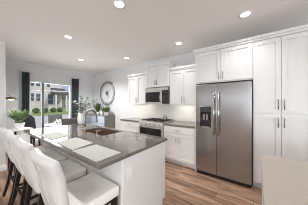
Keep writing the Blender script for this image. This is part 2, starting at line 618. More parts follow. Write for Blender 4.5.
# ------------------------------------------------------------------ refrigerator
t = thing('refrigerator', 'stainless side-by-side refrigerator with water dispenser in left door', 'refrigerator', (-0.935, 2.72, 0))
FW, FH = 0.915, 1.765
MB().box(0.004, FW - 0.004, 0.06, 0.68, 0.02, FH - 0.015).build('casing', M['dkgrey'], t, bevel=0.004)
MB().box(0.01, FW - 0.01, 0.03, 0.10, 0.012, 0.062).build('base_grille', M['black'], t)
xs = 0.386
dl = MB().box(0.0, xs - 0.003, 0, 0.055, 0.07, FH).build('freezer_door', M['steel'], t, bevel=0.008, seg=3)
dr = MB().box(xs + 0.003, FW, 0, 0.055, 0.07, FH).build('refrigerator_door', M['steel'], t, bevel=0.008, seg=3)
for d, x in ((dl, xs - 0.038), (dr, xs + 0.042)):
    h = MB()
    h.sweep([(x, -0.058, 0.82), (x, -0.058, 1.60)], 0.0125, 10)
    for z in (0.85, 1.57):
        h.sweep([(x, -0.058, z), (x, 0.004, z)], 0.010, 8)
    h.build('handle', M['steelh'], d, smooth=True)
# ice and water dispenser
ds = MB()
ds.box(0.085, 0.285, -0.006, 0.0, 0.93, 1.34)
dsp = ds.build('dispenser', M['blackglass'], dl, bevel=0.003)
MB().box(0.095, 0.275, -0.010, -0.006, 1.235, 1.33).build('control_panel', M['dkgrey'], dsp)
MB().box(0.120, 0.250, -0.0085, -0.006, 0.965, 1.21).build('recess', M['black'], dsp)
pd = MB()
for x in (0.15, 0.205):
    pd.box(x, x + 0.022, -0.022, -0.006, 1.08, 1.19)
pd.build('paddle', M['nickel'], dsp)
MB().box(0.105, 0.265, -0.018, -0.006, 0.935, 0.955).build('drip_tray', M['nickel'], dsp)
for x in (0.01, FW - 0.09):
    MB().box(x, x + 0.08, 0.01, 0.10, FH - 0.012, FH + 0.014).build('hinge_cover', M['dkgrey'], t)

# ------------------------------------------------------------------ microwave
t = thing('microwave', 'stainless microwave with black glass door hung above the range', 'microwave', (-2.512, 3.02, 1.385))
MW, MH = 0.757, 0.43
MB().box(0, MW, 0.022, KY - 3.02 - 0.01, 0, MH).build('casing', M['dkgrey'], t, bevel=0.003)
MB().box(0, MW, 0.0, 0.022, MH - 0.075, MH).build('vent_panel', M['steel2'], t, bevel=0.003)
MB().box(0.29, 0.37, -0.003, 0.0, MH - 0.05, MH - 0.025).build('polished_plate', M['steelh'], t)  # small polished plate on the vent panel
d = MB().box(0, 0.575, -0.008, 0.022, 0.0, MH - 0.078).build('door', M['steel2'], t, bevel=0.003)
MB().box(0.03, 0.515, -0.0115, -0.008, 0.045, MH - 0.115).build('window', M['blackglass'], d)
MB().sweep([(0.55, -0.008, 0.03), (0.55, -0.045, 0.06), (0.55, -0.055, 0.18), (0.55, -0.045, 0.29), (0.55, -0.008, 0.325)],
           0.011, 8).build('handle', M['steelh'], d, smooth=True)
c = MB().box(0.578, MW, -0.006, 0.022, 0.0, MH - 0.078).build('control_panel', M['blackglass'], t, bevel=0.003)
MB().box(0.61, MW - 0.03, -0.0085, -0.006, 0.275, 0.32).build('display', M['dkgrey'], c)
k_ = MB()
for i in range(3):
    for j in range(4):
        k_.box(0.605 + i * 0.042, 0.635 + i * 0.042, -0.0085, -0.006, 0.05 + j * 0.05, 0.082 + j * 0.05)
k_.build('keypad', M['dkgrey'], c)

# ------------------------------------------------------------------ range
t = thing('gas_range', 'stainless gas range with black oven window below the microwave', 'range', (-2.511, 2.785, 0))
W = 0.759
DP = KY - 2.785 - 0.012
MB().box(0, W, 0.03, DP, 0.03, 0.905).build('body', M['dkgrey'], t)
MB().box(0.005, W - 0.005, 0.0, DP, 0.905, 0.925).build('cooktop', M['steel2'], t, bevel=0.004)
MB().prism([(-0.030, 0.818), (0.03, 0.818), (0.03, 0.905), (-0.008, 0.905)], 'x', 0, W).build('control_panel', M['steel2'], t, bevel=0.003)
for k in range(5):
    x = 0.09 + k * (W - 0.18) / 4
    kb = MB()
    kb.lathe([(0.021, 0.0), (0.022, -0.012), (0.018, -0.032), (0.0, -0.033)], 14, axis='y')
    o = kb.build('knob', M['nickel'], t, smooth=True, loc=(x, -0.017, 0.862))
    o.rotation_euler = (R(-14), 0, 0)
d = MB().box(0, W, -0.03, 0.03, 0.23, 0.812).build('oven_door', M['steel2'], t, bevel=0.004)
MB().box(0.045, W - 0.045, -0.0335, -0.03, 0.30, 0.765).build('window', M['blackglass'], d)
h = MB()
h.sweep([(0.05, -0.075, 0.788), (W - 0.05, -0.075, 0.788)], 0.013, 10)
for x in (0.08, W - 0.08):
    h.sweep([(x, -0.075, 0.788), (x, -0.028, 0.788)], 0.010, 8)
h.build('handle', M['steelh'], d, smooth=True)
MB().box(0, W, -0.028, 0.03, 0.06, 0.225).build('drawer', M['steel2'], t, bevel=0.004)
for x0, x1 in ((0.03, 0.262), (0.265, 0.494), (0.497, 0.729)):
    g = MB()
    z0, z1 = 0.926, 0.952
    for x in (x0, (x0 + x1) / 2 - 0.006, x1 - 0.012):
        g.box(x, x + 0.012, 0.05, DP - 0.06, z1 - 0.012, z1)
    for y in (0.05, 0.19, 0.33, 0.46, DP - 0.072):
        g.box(x0, x1, y, y + 0.012, z1 - 0.012, z1)
    for x in (x0, x1 - 0.012):
        for y in (0.05, DP - 0.072):
            g.box(x, x + 0.012, y, y + 0.012, z0, z1)
    g.build('grate', M['iron'], t)
    for y in (0.18, 0.42):
        MB().lathe([(0.0, 0.0), (0.045, 0.0), (0.045, 0.008), (0.032, 0.014), (0.0, 0.015)], 16,
                   at=((x0 + x1) / 2, y, 0.9255)).build('burner', M['iron'], t, smooth=True)

# small kettle at the back of the hob
t = thing('kettle', 'small pale metal kettle standing at the back of the gas hob', 'kettle', (-1.96, 3.20, 0.953))
MB().lathe([(0.0, 0.0), (0.062, 0.0), (0.066, 0.012), (0.060, 0.05), (0.040, 0.08), (0.0, 0.085)], 20).build('body', M['oil'], t, smooth=True)
MB().lathe([(0.008, 0.085), (0.006, 0.093), (0.012, 0.100), (0.010, 0.108), (0.0, 0.110)], 12).build('lid_knob', M['black'], t, smooth=True)
MB().sweep([(-0.05, 0, 0.068), (-0.05, 0, 0.12), (0, 0, 0.15), (0.05, 0, 0.12), (0.05, 0, 0.068)], 0.006, 8).build('handle', M['nickel'], t, smooth=True)
MB().sweep([(0.05, -0.02, 0.03), (0.085, -0.035, 0.06), (0.10, -0.04, 0.085)], [0.014, 0.010, 0.008], 8).build('spout', M['oil'], t, smooth=True)

# ------------------------------------------------------------------ island
IX0, IX1, IY0, IY1 = -3.36, -0.98, 0.615, 1.675
BX0, BX1, BY0, BY1 = -3.30, -1.00, 0.885, 1.642
SX0, SX1, SY0, SY1 = -2.52, -1.83, 1.22, 1.60       # sink cut-out
t = thing('island_cabinet', 'white kitchen island base with a plain end panel facing the walkway', 'cabinet', (BX0, BY0, 0))
w_, d_ = BX1 - BX0, BY1 - BY0
sx0, sx1, sy0, sy1 = SX0 - BX0 - 0.02, SX1 - BX0 + 0.02, SY0 - BY0 - 0.02, SY1 - BY0 + 0.02
b = MB()
kick = 0.07
b.box(0, w_ - 0.02, 0, d_ - 0.02, 0.10, 0.66).box(0, w_ - 0.02, 0, d_ - kick - 0.01, 0.0, 0.10)
b.box(0, sx0, 0, d_ - 0.02, 0.66, 0.878).box(sx1, w_ - 0.02, 0, d_ - 0.02, 0.66, 0.878)
b.box(sx0, sx1, 0, sy0, 0.66, 0.878).box(sx0, sx1, sy1 - 0.005, d_ - 0.02, 0.66, 0.878)
b.build('body', M['cab'], t)
MB().prism([(0, 0), (d_ - kick, 0), (d_ - kick, 0.10), (d_, 0.10), (d_, 0.878), (0, 0.878)], 'x', w_ - 0.0199, w_).build('end_panel', M['cab'], t)
MB().box(0, w_ - 0.02, -0.012, -0.0005, 0.0, 0.878).build('back_panel', M['cab'], t)
MB().box(0, w_ - 0.02, -0.022, -0.0125, 0.0, 0.09).build('base_trim', M['trim'], t)
for k in range(4):
    dw = (w_ - 0.04) / 4
    o = shaker(dw - G, 0.73, M['cab'], 'door', t, (0.02 + k * dw + dw - G / 2, d_ - 0.0195, 0.125))
    o.rotation_euler = (0, 0, PI)
    pull(o, dw * (0.88 if k % 2 else 0.12), 0.62)
ol = MB().box(w_, w_ + 0.006, 0.045, 0.118, 0.66, 0.775).build('outlet', M['plate'], t, bevel=0.002)
s_ = MB()
for z in (0.685, 0.728):
    s_.box(w_ + 0.006, w_ + 0.008, 0.066, 0.097, z, z + 0.028)
s_.build('socket', M['trim'], ol)

# worktop with the sink hole
b = MB()
z0, z1 = 0.880, 0.915
xs_, ys_ = (IX0, SX0, SX1, IX1), (IY0, SY0, SY1, IY1)
vv = {}
for zi, z in enumerate((z0, z1)):
    for i, x in enumerate(xs_):
        for j, y in enumerate(ys_):
            vv[i, j, zi] = b.bm.verts.new((x, y, z))
for i in range(3):
    for j in range(3):
        if (i, j) == (1, 1): continue
        for zi in (0, 1):
            b.bm.faces.new([vv[i, j, zi], vv[i + 1, j, zi], vv[i + 1, j + 1, zi], vv[i, j + 1, zi]])
for i in range(3):
    for j in (0, 3):
        b.bm.faces.new([vv[i, j, 0], vv[i + 1, j, 0], vv[i + 1, j, 1], vv[i, j, 1]])
        b.bm.faces.new([vv[j, i, 0], vv[j, i + 1, 0], vv[j, i + 1, 1], vv[j, i, 1]])
for j in (1, 2):
    b.bm.faces.new([vv[1, j, 0], vv[2, j, 0], vv[2, j, 1], vv[1, j, 1]])
    b.bm.faces.new([vv[j, 1, 0], vv[j, 2, 0], vv[j, 2, 1], vv[j, 1, 1]])
tag(b.build('island_countertop', M['quartz'], bevel=0.004), 'long glossy taupe stone island countertop with the sink cut into it', 'countertop')

# sink
t = thing('kitchen_sink', 'brown undermount sink bowl set into the island countertop', 'sink', ((SX0 + SX1) / 2, (SY0 + SY1) / 2, 0.67))
hw, hd, th = (SX1 - SX0) / 2 + 0.003, (SY1 - SY0) / 2 + 0.003, 0.008
b = MB()
b.box(-hw - th, hw + th, -hd - th, hd + th, 0, th)
b.box(-hw - th, -hw, -hd - th, hd + th, th, 0.209).box(hw, hw + th, -hd - th, hd + th, th, 0.209)
b.box(-hw, hw, -hd - th, -hd, th, 0.209).box(-hw, hw, hd, hd + th, th, 0.209)
b.build('bowl', M['sink'], t)
MB().lathe([(0.0, 0.0), (0.045, 0.0), (0.045, 0.004), (0.03, 0.005), (0.0, 0.003)], 20, at=(0, 0.05, th)).build('drain', M['steelh'], t, smooth=True)

# faucet
t = thing('kitchen_faucet', 'tall gooseneck brushed metal faucet standing beside the island sink', 'faucet', (-2.27, 1.165, 0.915))
MB().lathe([(0.0, 0.0), (0.028, 0.0), (0.028, 0.008), (0.020, 0.016), (0.019, 0.09), (0.0, 0.09)], 16).build('base', M['faucet'], t, smooth=True)
pth = [(0, 0, 0.08), (0, 0, 0.17), (0, 0, 0.26)]
for k in range(1, 12):
    a = PI * k / 11
    pth.append((0, 0.105 - 0.105 * math.cos(a), 0.26 + 0.105 * math.sin(a)))
pth.append((0, 0.212, 0.225))
MB().sweep(pth, 0.015, 10).build('spout', M['faucet'], t, smooth=True)
MB().lathe([(0.014, 0.23), (0.017, 0.20), (0.018, 0.155), (0.014, 0.150), (0.0, 0.150)], 14, at=(0, 0.213, 0)).build('spray_head', M['faucet'], t, smooth=True)
MB().sweep([(-0.015, 0, 0.065), (-0.035, 0, 0.068), (-0.12, -0.01, 0.085)], [0.010, 0.008, 0.006], 8).build('lever', M['faucet'], t, smooth=True)

# soap dispenser
t = thing('soap_dispenser', 'short metal soap dispenser on island countertop near the sink corner', 'soap dispenser', (-1.91, 1.165, 0.915))
MB().lathe([(0.0, 0.0), (0.022, 0.0), (0.022, 0.006), (0.013, 0.012), (0.012, 0.055), (0.016, 0.058), (0.016, 0.075), (0.0, 0.078)], 14).build('body', M['nickel'], t, smooth=True)
MB().sweep([(0, 0, 0.068), (0, 0.05, 0.072), (0, 0.085, 0.062)], [0.008, 0.007, 0.006], 8).build('nozzle', M['nickel'], t, smooth=True)

# placemats
for pts, lb in (([(-2.63, 0.655), (-2.75, 0.93), (-2.26, 0.945), (-2.19, 0.685)], 'pale woven placemat farthest along the island, towards the window'),
                ([(-1.97, 0.665), (-2.05, 0.925), (-1.60, 0.925), (-1.52, 0.655)], 'pale woven placemat in the middle of the island'),
                ([(-1.50, 0.64), (-1.50, 0.905), (-1.06, 0.905), (-1.055, 0.64)], 'pale woven placemat nearest the walkway end of the island')):
    o = MB().prism(pts, 'z', 0.9155, 0.9195).build('placemat', M['mat'])
    tag(o, lb, 'placemat', 'placemats on the island')


# ------------------------------------------------------------------ counter stools
def stool_proto():
    t = thing('counter_stool', '', 'stool')
    # upholstered seat
    MB().box(-0.228, 0.228, -0.19, 0.235, 0.545, 0.64).build('seat', M['seatfab'], t, bevel=0.028, seg=4)
    # curved upholstered back, a loft of rounded sections
    b = MB()
    n = 28
    prof = []
    for i in range(15):
        s = i / 14
        z = 0.565 + 0.448 * s
        yc = -0.205 - 0.055 * s - 0.02 * max(0, s - 0.75) / 0.25
        th = 0.030 + 0.010 * math.sin(PI * s) + 0.010 * max(0, s - 0.7) / 0.3
        wd = 0.226 + 0.006 * s
        prof.append((z, yc, th, wd))
    zt, yt, tt, wt = prof[-1]
    for a in (30, 60, 82):
        prof.append((zt + 0.030 * math.sin(R(a)), yt - 0.004 * a / 90, tt * math.cos(R(a)), wt - 0.03 * (1 - math.cos(R(a)))))
    zb, yb, tb, wb = prof[0]
    prof.insert(0, (zb - 0.012, yb, tb * 0.6, wb - 0.01))
    rings = []
    for z, yc, th, wd in prof:
        ring = []
        for k in range(n):
            a = 2 * PI * k / n
            cx, sy = math.cos(a), math.sin(a)
            ex = 0.32
            x = wd * math.copysign(abs(cx) ** ex, cx)
            y = th * math.copysign(abs(sy) ** 0.6, sy)
            bow = -0.028 * (1 - (x / wd) ** 2) * min(1, max(0, (z - 0.6) / 0.2))
            ring.append(b.bm.verts.new((x, yc + y + bow, z)))
        rings.append(ring)
    for a, c in zip(rings, rings[1:]):
        for k in range(n):
            b.bm.faces.new((a[k], a[(k + 1) % n], c[(k + 1) % n], c[k]))
    b.bm.faces.new(rings[0][::-1])
    b.bm.faces.new(rings[-1])
    bk = b.build('backrest', M['leather'], t, smooth=True, sub=1)
    sm = MB()
    for sx in (-0.075, 0.075):
        bw = -0.028 * (1 - (sx / 0.224) ** 2)
        pts = []
        for i in range(9):
            s = i / 8
            z = 0.60 + 0.385 * s
            yc = -0.205 - 0.055 * (z - 0.565) / 0.448 - 0.02 * max(0, (z - 0.565) / 0.448 - 0.75) / 0.25
            ss = (z - 0.565) / 0.448
            th = 0.030 + 0.010 * math.sin(PI * ss) + 0.010 * max(0, ss - 0.7) / 0.3
            pts.append((sx, yc - th + bw * min(1, max(0, (z - 0.6) / 0.2)) + 0.001, z))
        sm.sweep(pts, 0.0028, 5)
    sm.build('seam', M['seam'], bk, smooth=True)
    # legs
    for s in (-1, 1):
        MB().sweep([(s * 0.185, -0.185, 0.545), (s * 0.187, -0.205, 0.40), (s * 0.19, -0.235, 0.2), (s * 0.193, -0.285, 0.0)],
                   [0.022, 0.021, 0.018, 0.015], 4, sq=True).build('leg', M['blackwood'], t)
        MB().sweep([(s * 0.185, 0.195, 0.545), (s * 0.187, 0.200, 0.0)], [0.022, 0.015], 4, sq=True).build('leg', M['blackwood'], t)
        MB().box(s * 0.187 - 0.010, s * 0.187 + 0.010, -0.225, 0.20, 0.235, 0.265).build('stretcher', M['blackwood'], t)
    MB().box(-0.187, 0.187, 0.185, 0.209, 0.18, 0.215).build('footrest', M['blackwood'], t)
    MB().box(-0.187, 0.187, -0.232, -0.212, 0.285, 0.315).build('stretcher', M['blackwood'], t)
    MB().box(-0.20, 0.20, -0.17, 0.21, 0.515, 0.547).build('seat_frame', M['blackwood'], t)
    return t


st = stool_proto()
for i, (x, y, a, lb) in enumerate((
        (-1.235, 0.618, 0.0, 'white leather counter stool nearest the camera at the walkway end of the island'),
        (-1.835, 0.620, 0.5, 'white leather counter stool, second along the island from the walkway end'),
        (-2.375, 0.620, -0.6, 'white leather counter stool, third along the island from the walkway end'),
        (-2.865, 0.625, 0.4, 'white leather counter stool at the window end of the island row'))):
    o = st if i == 0 else copy_tree(st)
    o.location = (x, y, 0)
    o.rotation_euler = (0, 0, R(a))
    tag(o, lb, 'stool', 'counter stools along the island')

# ------------------------------------------------------------------ second counter at right
t = thing('peninsula_cabinet', 'white base cabinet under the beige counter in the right foreground', 'cabinet', (0.054, 1.69, 0), -0.0155)
MB().box(0.022, 1.50, -1.00, -0.03, 0.10, 0.878).build('body', M['cab'], t)
MB().box(0.05, 1.50, -0.97, -0.09, 0.0, 0.10).build('toe_kick', M['cab'], t)
MB().box(0.010, 0.0219, -1.00, -0.03, 0.0, 0.878).build('end_panel', M['cab'], t)
o = MB().box(0, 1.53, -1.03, 0, 0.8785, 0.915).build('peninsula_countertop', M['beige'], bevel=0.003, loc=(0.054, 1.69, 0))
o.rotation_euler = (0, 0, -0.0155)
tag(o, 'pale beige countertop in the right foreground', 'countertop')

# ------------------------------------------------------------------ recessed lights
LP = [(-1.44, 1.20, 'nearest to the camera, at the top of the photo'),
      (-0.10, 2.43, 'in front of the refrigerator and pantry'),
      (-1.33, 2.76, 'in front of the cabinet right of the microwave'),
      (-2.97, 1.20, 'over the window end of the island'),
      (-4.24, 2.05, 'over the dining table'),
      (-2.99, 2.76, 'in front of the far left wall cabinet')]
first = None
for i, (x, y, where) in enumerate(LP):
    if first is None:
        first = thing('ceiling_light', '', 'ceiling light')
        rg = MB()
        rg.lathe([(0.062, 0.0), (0.088, 0.0), (0.090, -0.004), (0.066, -0.010), (0.062, -0.006)], 28)
        rg.build('trim_ring', M['trim'], first, smooth=True)
        MB().lathe([(0.0, -0.003), (0.0615, -0.003), (0.0615, -0.006), (0.0, -0.006)], 28).build('lens', M['led'], first)
        o = first
    else:
        o = copy_tree(first)
    o.location = (x, y, CZ)
    tag(o, 'round recessed ceiling light ' + where, 'ceiling light', 'recessed ceiling lights')
    lamp('downlight_and_fill', 'AREA', (x, y, CZ - 0.015), (0, 0, 0), LIGHT_W * (0.32 if y > 2.4 else 4.5 if x < -4 else 1.1), (0.98, 0.99, 1.0),
         shape='DISK', size=0.12, spread=R(112 if y > 2.4 else 140))

# unseen ceiling lamps added over the living area as fill
for k, (x, y) in enumerate(((-2.6, -1.2), (-0.4, -1.2), (1.8, -1.2), (-2.6, -3.6), (-0.4, -3.6), (1.8, -3.6), (1.8, 1.2))):
    lamp('downlight_and_fill', 'AREA', (x, y, CZ - 0.015), (0, 0, 0), LIGHT_W, (0.98, 0.99, 1.0), shape='DISK', size=0.12, spread=R(140))

# ------------------------------------------------------------------ wall clock
t = thing('wall_clock', 'large round openwork metal clock on the wall left of the kitchen cabinets', 'clock', (-4.86, KY - 0.02, 1.80))
MB().torus((0, 0, 0), 0.475, 0.013).build('outer_ring', M['clock'], t, smooth=True)
MB().torus((0, 0, 0), 0.40, 0.008).build('inner_ring', M['nickel'], t, smooth=True)
MB().torus((0, 0, 0), 0.075, 0.014, n=28).build('hub_ring', M['clock'], t, smooth=True)
for k in range(12):
    a = 2 * PI * k / 12
    b = MB()
    for off in (-0.022, 0.0, 0.022):
        b.box(0.405, 0.465, -0.004, 0.004, off - 0.003, off + 0.003)
    o = b.build('hour_mark', M['nickel'], t)
    o.rotation_euler = (0, a, 0)
for ln, a, wd in ((0.22, 60, 0.009), (0.30, -35, 0.007)):
    o = MB().box(-0.05, ln, -0.013, -0.008, -wd, wd).build('hand', M['clock'], t)
    o.rotation_euler = (0, R(a), 0)

# ------------------------------------------------------------------ credenza and what stands on it
t = thing('credenza', 'grey sideboard with window light painted bluish on its drawer fronts, below the wall clock', 'sideboard', (-5.80, 2.985, 0))
CW, CD_, CH = 1.43, 0.425, 0.935
MB().box(0, CW, 0, CD_, 0.10, CH - 0.03).build('body', M['cred'], t, bevel=0.004)
MB().box(-0.012, CW + 0.012, -0.015, CD_, CH - 0.03, CH).build('top', M['cred'], t, bevel=0.004)
for x in (0.02, CW - 0.07):
    for y in (0.02, CD_ - 0.07):
        MB().box(x, x + 0.05, y, y + 0.05, 0, 0.10).build('leg', M['cred'], t)
for i in range(3):
    for j in range(3):
        d = MB().box(0.02 + i * 0.465, 0.475 + i * 0.465, -0.016, -0.0005, 0.125 + j * 0.262, 0.375 + j * 0.262).build('drawer', M['credfront'], t, bevel=0.004)
        MB().lathe([(0.006, 0.0), (0.006, -0.015), (0.014, -0.022), (0.010, -0.030), (0.0, -0.031)], 10,
                   at=(0.2475 + i * 0.465, -0.016, 0.25 + j * 0.262), axis='y').build('knob', M['nickel'], d, smooth=True)

rnd = random.Random(7)


def bushy(name, label, loc, potr, poth, potm, n, ln, wd, lm, spread=0.8, upness=0.8, droop=0.25, stemm=None, stems=0, stem_h=0.2):
    t = thing(name, label, 'plant', loc)
    MB().lathe([(0.0, 0.0), (potr * 0.72, 0.0), (potr * 0.78, poth * 0.05), (potr, poth * 0.95), (potr, poth), (potr * 0.9, poth),
                (potr * 0.86, poth * 0.9), (0.0, poth * 0.9)], 20).build('pot', potm, t, smooth=True)
    MB().lathe([(0.0, poth * 0.902), (potr * 0.85, poth * 0.902), (potr * 0.8, poth * 0.93), (0.0, poth * 0.95)], 16).build('soil', M['soil'], t)
    b = MB()
    for k in range(n):
        a = k * 2.399 + rnd.uniform(-0.3, 0.3)
        el = rnd.uniform(0.15, 1.0) * upness
        dv = Vector((math.cos(a) * spread, math.sin(a) * spread, 0.25 + el))
        l = ln * rnd.uniform(0.7, 1.1)
        base = Vector((math.cos(a) * potr * 0.3, math.sin(a) * potr * 0.3, poth * 0.92))
        b.leaf(base, dv, l, wd * rnd.uniform(0.8, 1.2), droop * rnd.uniform(0.4, 1.4))
    b.build('foliage', lm, t, smooth=True)
    return t


bushy('potted_plant', 'dark green upright leafy plant on the sideboard, left of the white flowers', (-5.06, 3.12, CH + 0.001), 0.07, 0.11, M['ceramic'],
      18, 0.40, 0.075, M['leafd'], 0.28, 1.4, 0.08)
bushy('potted_plant', 'small bright green bushy plant on the sideboard end under the clock', (-4.52, 3.14, CH + 0.001), 0.085, 0.12, M['ceramic'],
      90, 0.30, 0.075, M['leaf'], 0.62, 1.5, 0.25)
# white orchid
t = thing('orchid_arrangement', 'white flower arrangement in a white vase on the sideboard below the clock', 'flowers', (-4.75, 3.10, CH + 0.001))
MB().lathe([(0.0, 0.0), (0.05, 0.0), (0.065, 0.05), (0.06, 0.12), (0.04, 0.16), (0.045, 0.18), (0.03, 0.17), (0.0, 0.165)], 20).build('vase', M['ceramic'], t, smooth=True)
b = MB()
pts = []
for k in range(9):
    a = k * 2.4
    tip = Vector((0.12 * math.cos(a) * (k % 3) / 2, 0.08 * math.sin(a) * (k % 3) / 2, 0.24 + 0.032 * k))
    b.sweep([(0, 0, 0.16), tip * 0.6 + Vector((0, 0, 0.07)), tip], 0.003, 5)
    pts.append(tip)
b.build('stem', M['stem'], t)
b = MB()
for p in pts:
    for k in range(6):
        a = k * PI / 3 + p.x * 20
        b.leaf(p, (math.cos(a), math.sin(a), 0.5), 0.075, 0.058, 0.3, n=3)
b.build('blossom', M['ceramic'], t, smooth=True)

# ------------------------------------------------------------------ dining table, chairs, vase
TX, TY = -4.87, 1.76
t = thing('dining_table', 'round pedestal dining table between the two grey chairs by the window', 'table', (TX, TY, 0))
MB().lathe([(0.0, 0.72), (0.40, 0.72), (0.42, 0.735), (0.42, 0.75), (0.41, 0.757), (0.0, 0.757)], 40).build('table_top', M['table'], t)
MB().lathe([(0.0, 0.0), (0.24, 0.0), (0.23, 0.025), (0.06, 0.06), (0.045, 0.12), (0.05, 0.60), (0.12, 0.719), (0.0, 0.719)], 24).build('pedestal', M['table'], t, smooth=True)
t = thing('centrepiece', 'small pale flower centrepiece in a white bowl on the dining table', 'flowers', (-4.82, 1.68, 0.758))
MB().lathe([(0.0, 0.0), (0.04, 0.0), (0.075, 0.05), (0.07, 0.055), (0.04, 0.02), (0.0, 0.02)], 20).build('bowl', M['ceramic'], t, smooth=True)
b = MB()
r = random.Random(11)
for k in range(60):
    a, e = r.uniform(0, 2 * PI), r.uniform(0.2, 1.3)
    b.leaf((0.02 * math.cos(a), 0.02 * math.sin(a), 0.03), (math.cos(a) * math.cos(e), math.sin(a) * math.cos(e), math.sin(e)), r.uniform(0.09, 0.19), 0.04, 0.2, n=3)
b.build('blossom', M['ceramic'], t, smooth=True)


def dining_chair(label, loc, rz, fab, top=1.0, wid=0.24, round_top=False, group=None):
    """upholstered chair facing local +Y"""
    t = thing('dining_chair', label, 'chair', loc, rz, group)
    MB().box(-wid + 0.015, wid - 0.015, -0.20, 0.25, 0.41, 0.49).build('seat', fab, t, bevel=0.025, seg=3)
    b = MB()
    nx, nz = 12, 10
    F, Bk = [], []
    for j in range(nz + 1):
        v = j / nz
        rf, rb = [], []
        for i in range(nx + 1):
            u = -1 + 2 * i / nx
            z = 0.44 + (top - 0.44) * v
            if round_top:
                z = 0.44 + (top - 0.44 - 0.16 * abs(u) ** 2.6) * v
            x = wid * u * (1.0 - (0.10 * v if round_top else 0.02 * v))
            y = -0.215 - 0.10 * v + 0.10 * u * u
            th = 0.035
            rf.append(b.bm.verts.new((x, y + th, z)))
            rb.append(b.bm.verts.new((x, y - th, z)))
        F.append(rf); Bk.append(rb)
    for j in range(nz):
        for i in range(nx):
            b.bm.faces.new((F[j][i], F[j][i + 1], F[j + 1][i + 1], F[j + 1][i]))
            b.bm.faces.new((Bk[j][i], Bk[j + 1][i], Bk[j + 1][i + 1], Bk[j][i + 1]))
        b.bm.faces.new((F[j][0], F[j + 1][0], Bk[j + 1][0], Bk[j][0]))
        b.bm.faces.new((F[j][nx], Bk[j][nx], Bk[j + 1][nx], F[j + 1][nx]))
    for i in range(nx):
        b.bm.faces.new((F[0][i], Bk[0][i], Bk[0][i + 1], F[0][i + 1]))
        b.bm.faces.new((F[nz][i], F[nz][i + 1], Bk[nz][i + 1], Bk[nz][i]))
    b.build('backrest', fab, t, smooth=True, bevel=0.012)
    for sx in (-1, 1):
        MB().sweep([(sx * (wid - 0.05), 0.20, 0.42), (sx * (wid - 0.04), 0.215, 0.0)], [0.022, 0.014], 4, sq=True).build('leg', M['blackwood'], t)
        MB().sweep([(sx * (wid - 0.05), -0.17, 0.42), (sx * (wid - 0.04), -0.235, 0.0)], [0.022, 0.014], 4, sq=True).build('leg', M['blackwood'], t)
    return t


dining_chair('dark grey upholstered dining chair on the window side of the round table', (-5.36, 1.83, 0), R(-92), M['greyfab'], 1.0, 0.205, False, 'grey dining chairs')
dining_chair('dark grey upholstered dining chair between the round table and the island', (-4.38, 1.76, 0), R(94), M['greyfab'], 0.985, 0.25, False, 'grey dining chairs')
dining_chair('tall black leather chair with rounded back, seen behind the strap-leaved plant', (-5.18, 1.06, 0), R(60), M['blkleather'], 1.15, 0.225, True)

# white vase with eucalyptus on the dining table
t = thing('eucalyptus_vase', 'tall white vase of silvery eucalyptus stems on the far corner of the island', 'plant', (-3.27, 1.58, 0.9155))
MB().lathe([(0.0, 0.0), (0.050, 0.0), (0.058, 0.02), (0.066, 0.15), (0.056, 0.23), (0.060, 0.25), (0.050, 0.25), (0.045, 0.22), (0.0, 0.21)], 22).build('vase', M['ceramic'], t, smooth=True)
stems, lv, ly = MB(), MB(), MB()
camr = Vector((0.809, 0.588, 0))
for k in range(13):
    u = -0.06 + 0.46 * (k / 12) + rnd.uniform(-0.05, 0.05)
    hgt = 0.38 + 0.20 * math.sin(PI * (0.25 + 0.6 * k / 12)) + rnd.uniform(-0.10, 0.07)
    tip = camr * u + Vector((rnd.uniform(-0.1, 0.1), rnd.uniform(-0.1, 0.1), hgt))
    mid = Vector((tip.x * 0.35, tip.y * 0.35, 0.22 + (hgt - 0.22) * 0.6))
    path = [Vector((0, 0, 0.20)).lerp(mid, q / 3) if q < 3 else mid.lerp(tip, (q - 3) / 3) for q in range(7)]
    stems.sweep(path, 0.003, 5)
    for p in path[2:]:
        for s in range(3):
            a = rnd.uniform(0, 2 * PI)
            lv.leaf(p, (math.cos(a), math.sin(a), rnd.uniform(-0.2, 0.6)), rnd.uniform(0.055, 0.085), 0.052, 0.2, n=3)
for k in range(7):
    a = rnd.uniform(2.6, 4.6)
    ly.leaf((-0.02, -0.02, 0.24), (math.cos(a), math.sin(a), rnd.uniform(0.1, 0.7)), 0.11, 0.05, 0.3, n=4)
stems.build('stem', M['stem'], t)
lv.build('foliage', M['euca'], t, smooth=True)
o = ly.build('foliage', M['leafy'], t, smooth=True)
o['label'] = 'yellow-green drooping leaves'

# ------------------------------------------------------------------ plant cabinet with strap-leaf plant
t = thing('plant_cabinet', 'small white cabinet on a black frame carrying the strap-leaved plant', 'cabinet', (-3.97, 0.68, 0), R(12))
MB().box(-0.115, 0.115, -0.115, 0.115, 0.34, 0.845).build('body', M['trim'], t, bevel=0.004)
MB().box(-0.155, 0.155, -0.155, 0.155, 0.8455, 0.87).build('top', M['trim'], t, bevel=0.004)
for x in (-0.145, 0.117):
    for y in (-0.145, 0.117):
        MB().box(x, x + 0.028, y, y + 0.028, 0, 0.845).build('leg', M['blackwood'], t)
t = bushy('potted_plant', 'strap-leaved plant in a white pot on the small cabinet by the left wall', (-3.985, 0.67, 0.871), 0.085, 0.12, M['ceramic'],
          30, 0.42, 0.09, M['leafl'], 0.42, 1.4, 0.34)
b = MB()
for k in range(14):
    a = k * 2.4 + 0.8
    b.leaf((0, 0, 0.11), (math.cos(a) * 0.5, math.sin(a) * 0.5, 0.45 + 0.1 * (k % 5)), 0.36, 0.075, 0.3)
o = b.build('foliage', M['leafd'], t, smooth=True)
o['label'] = 'darker inner leaves'

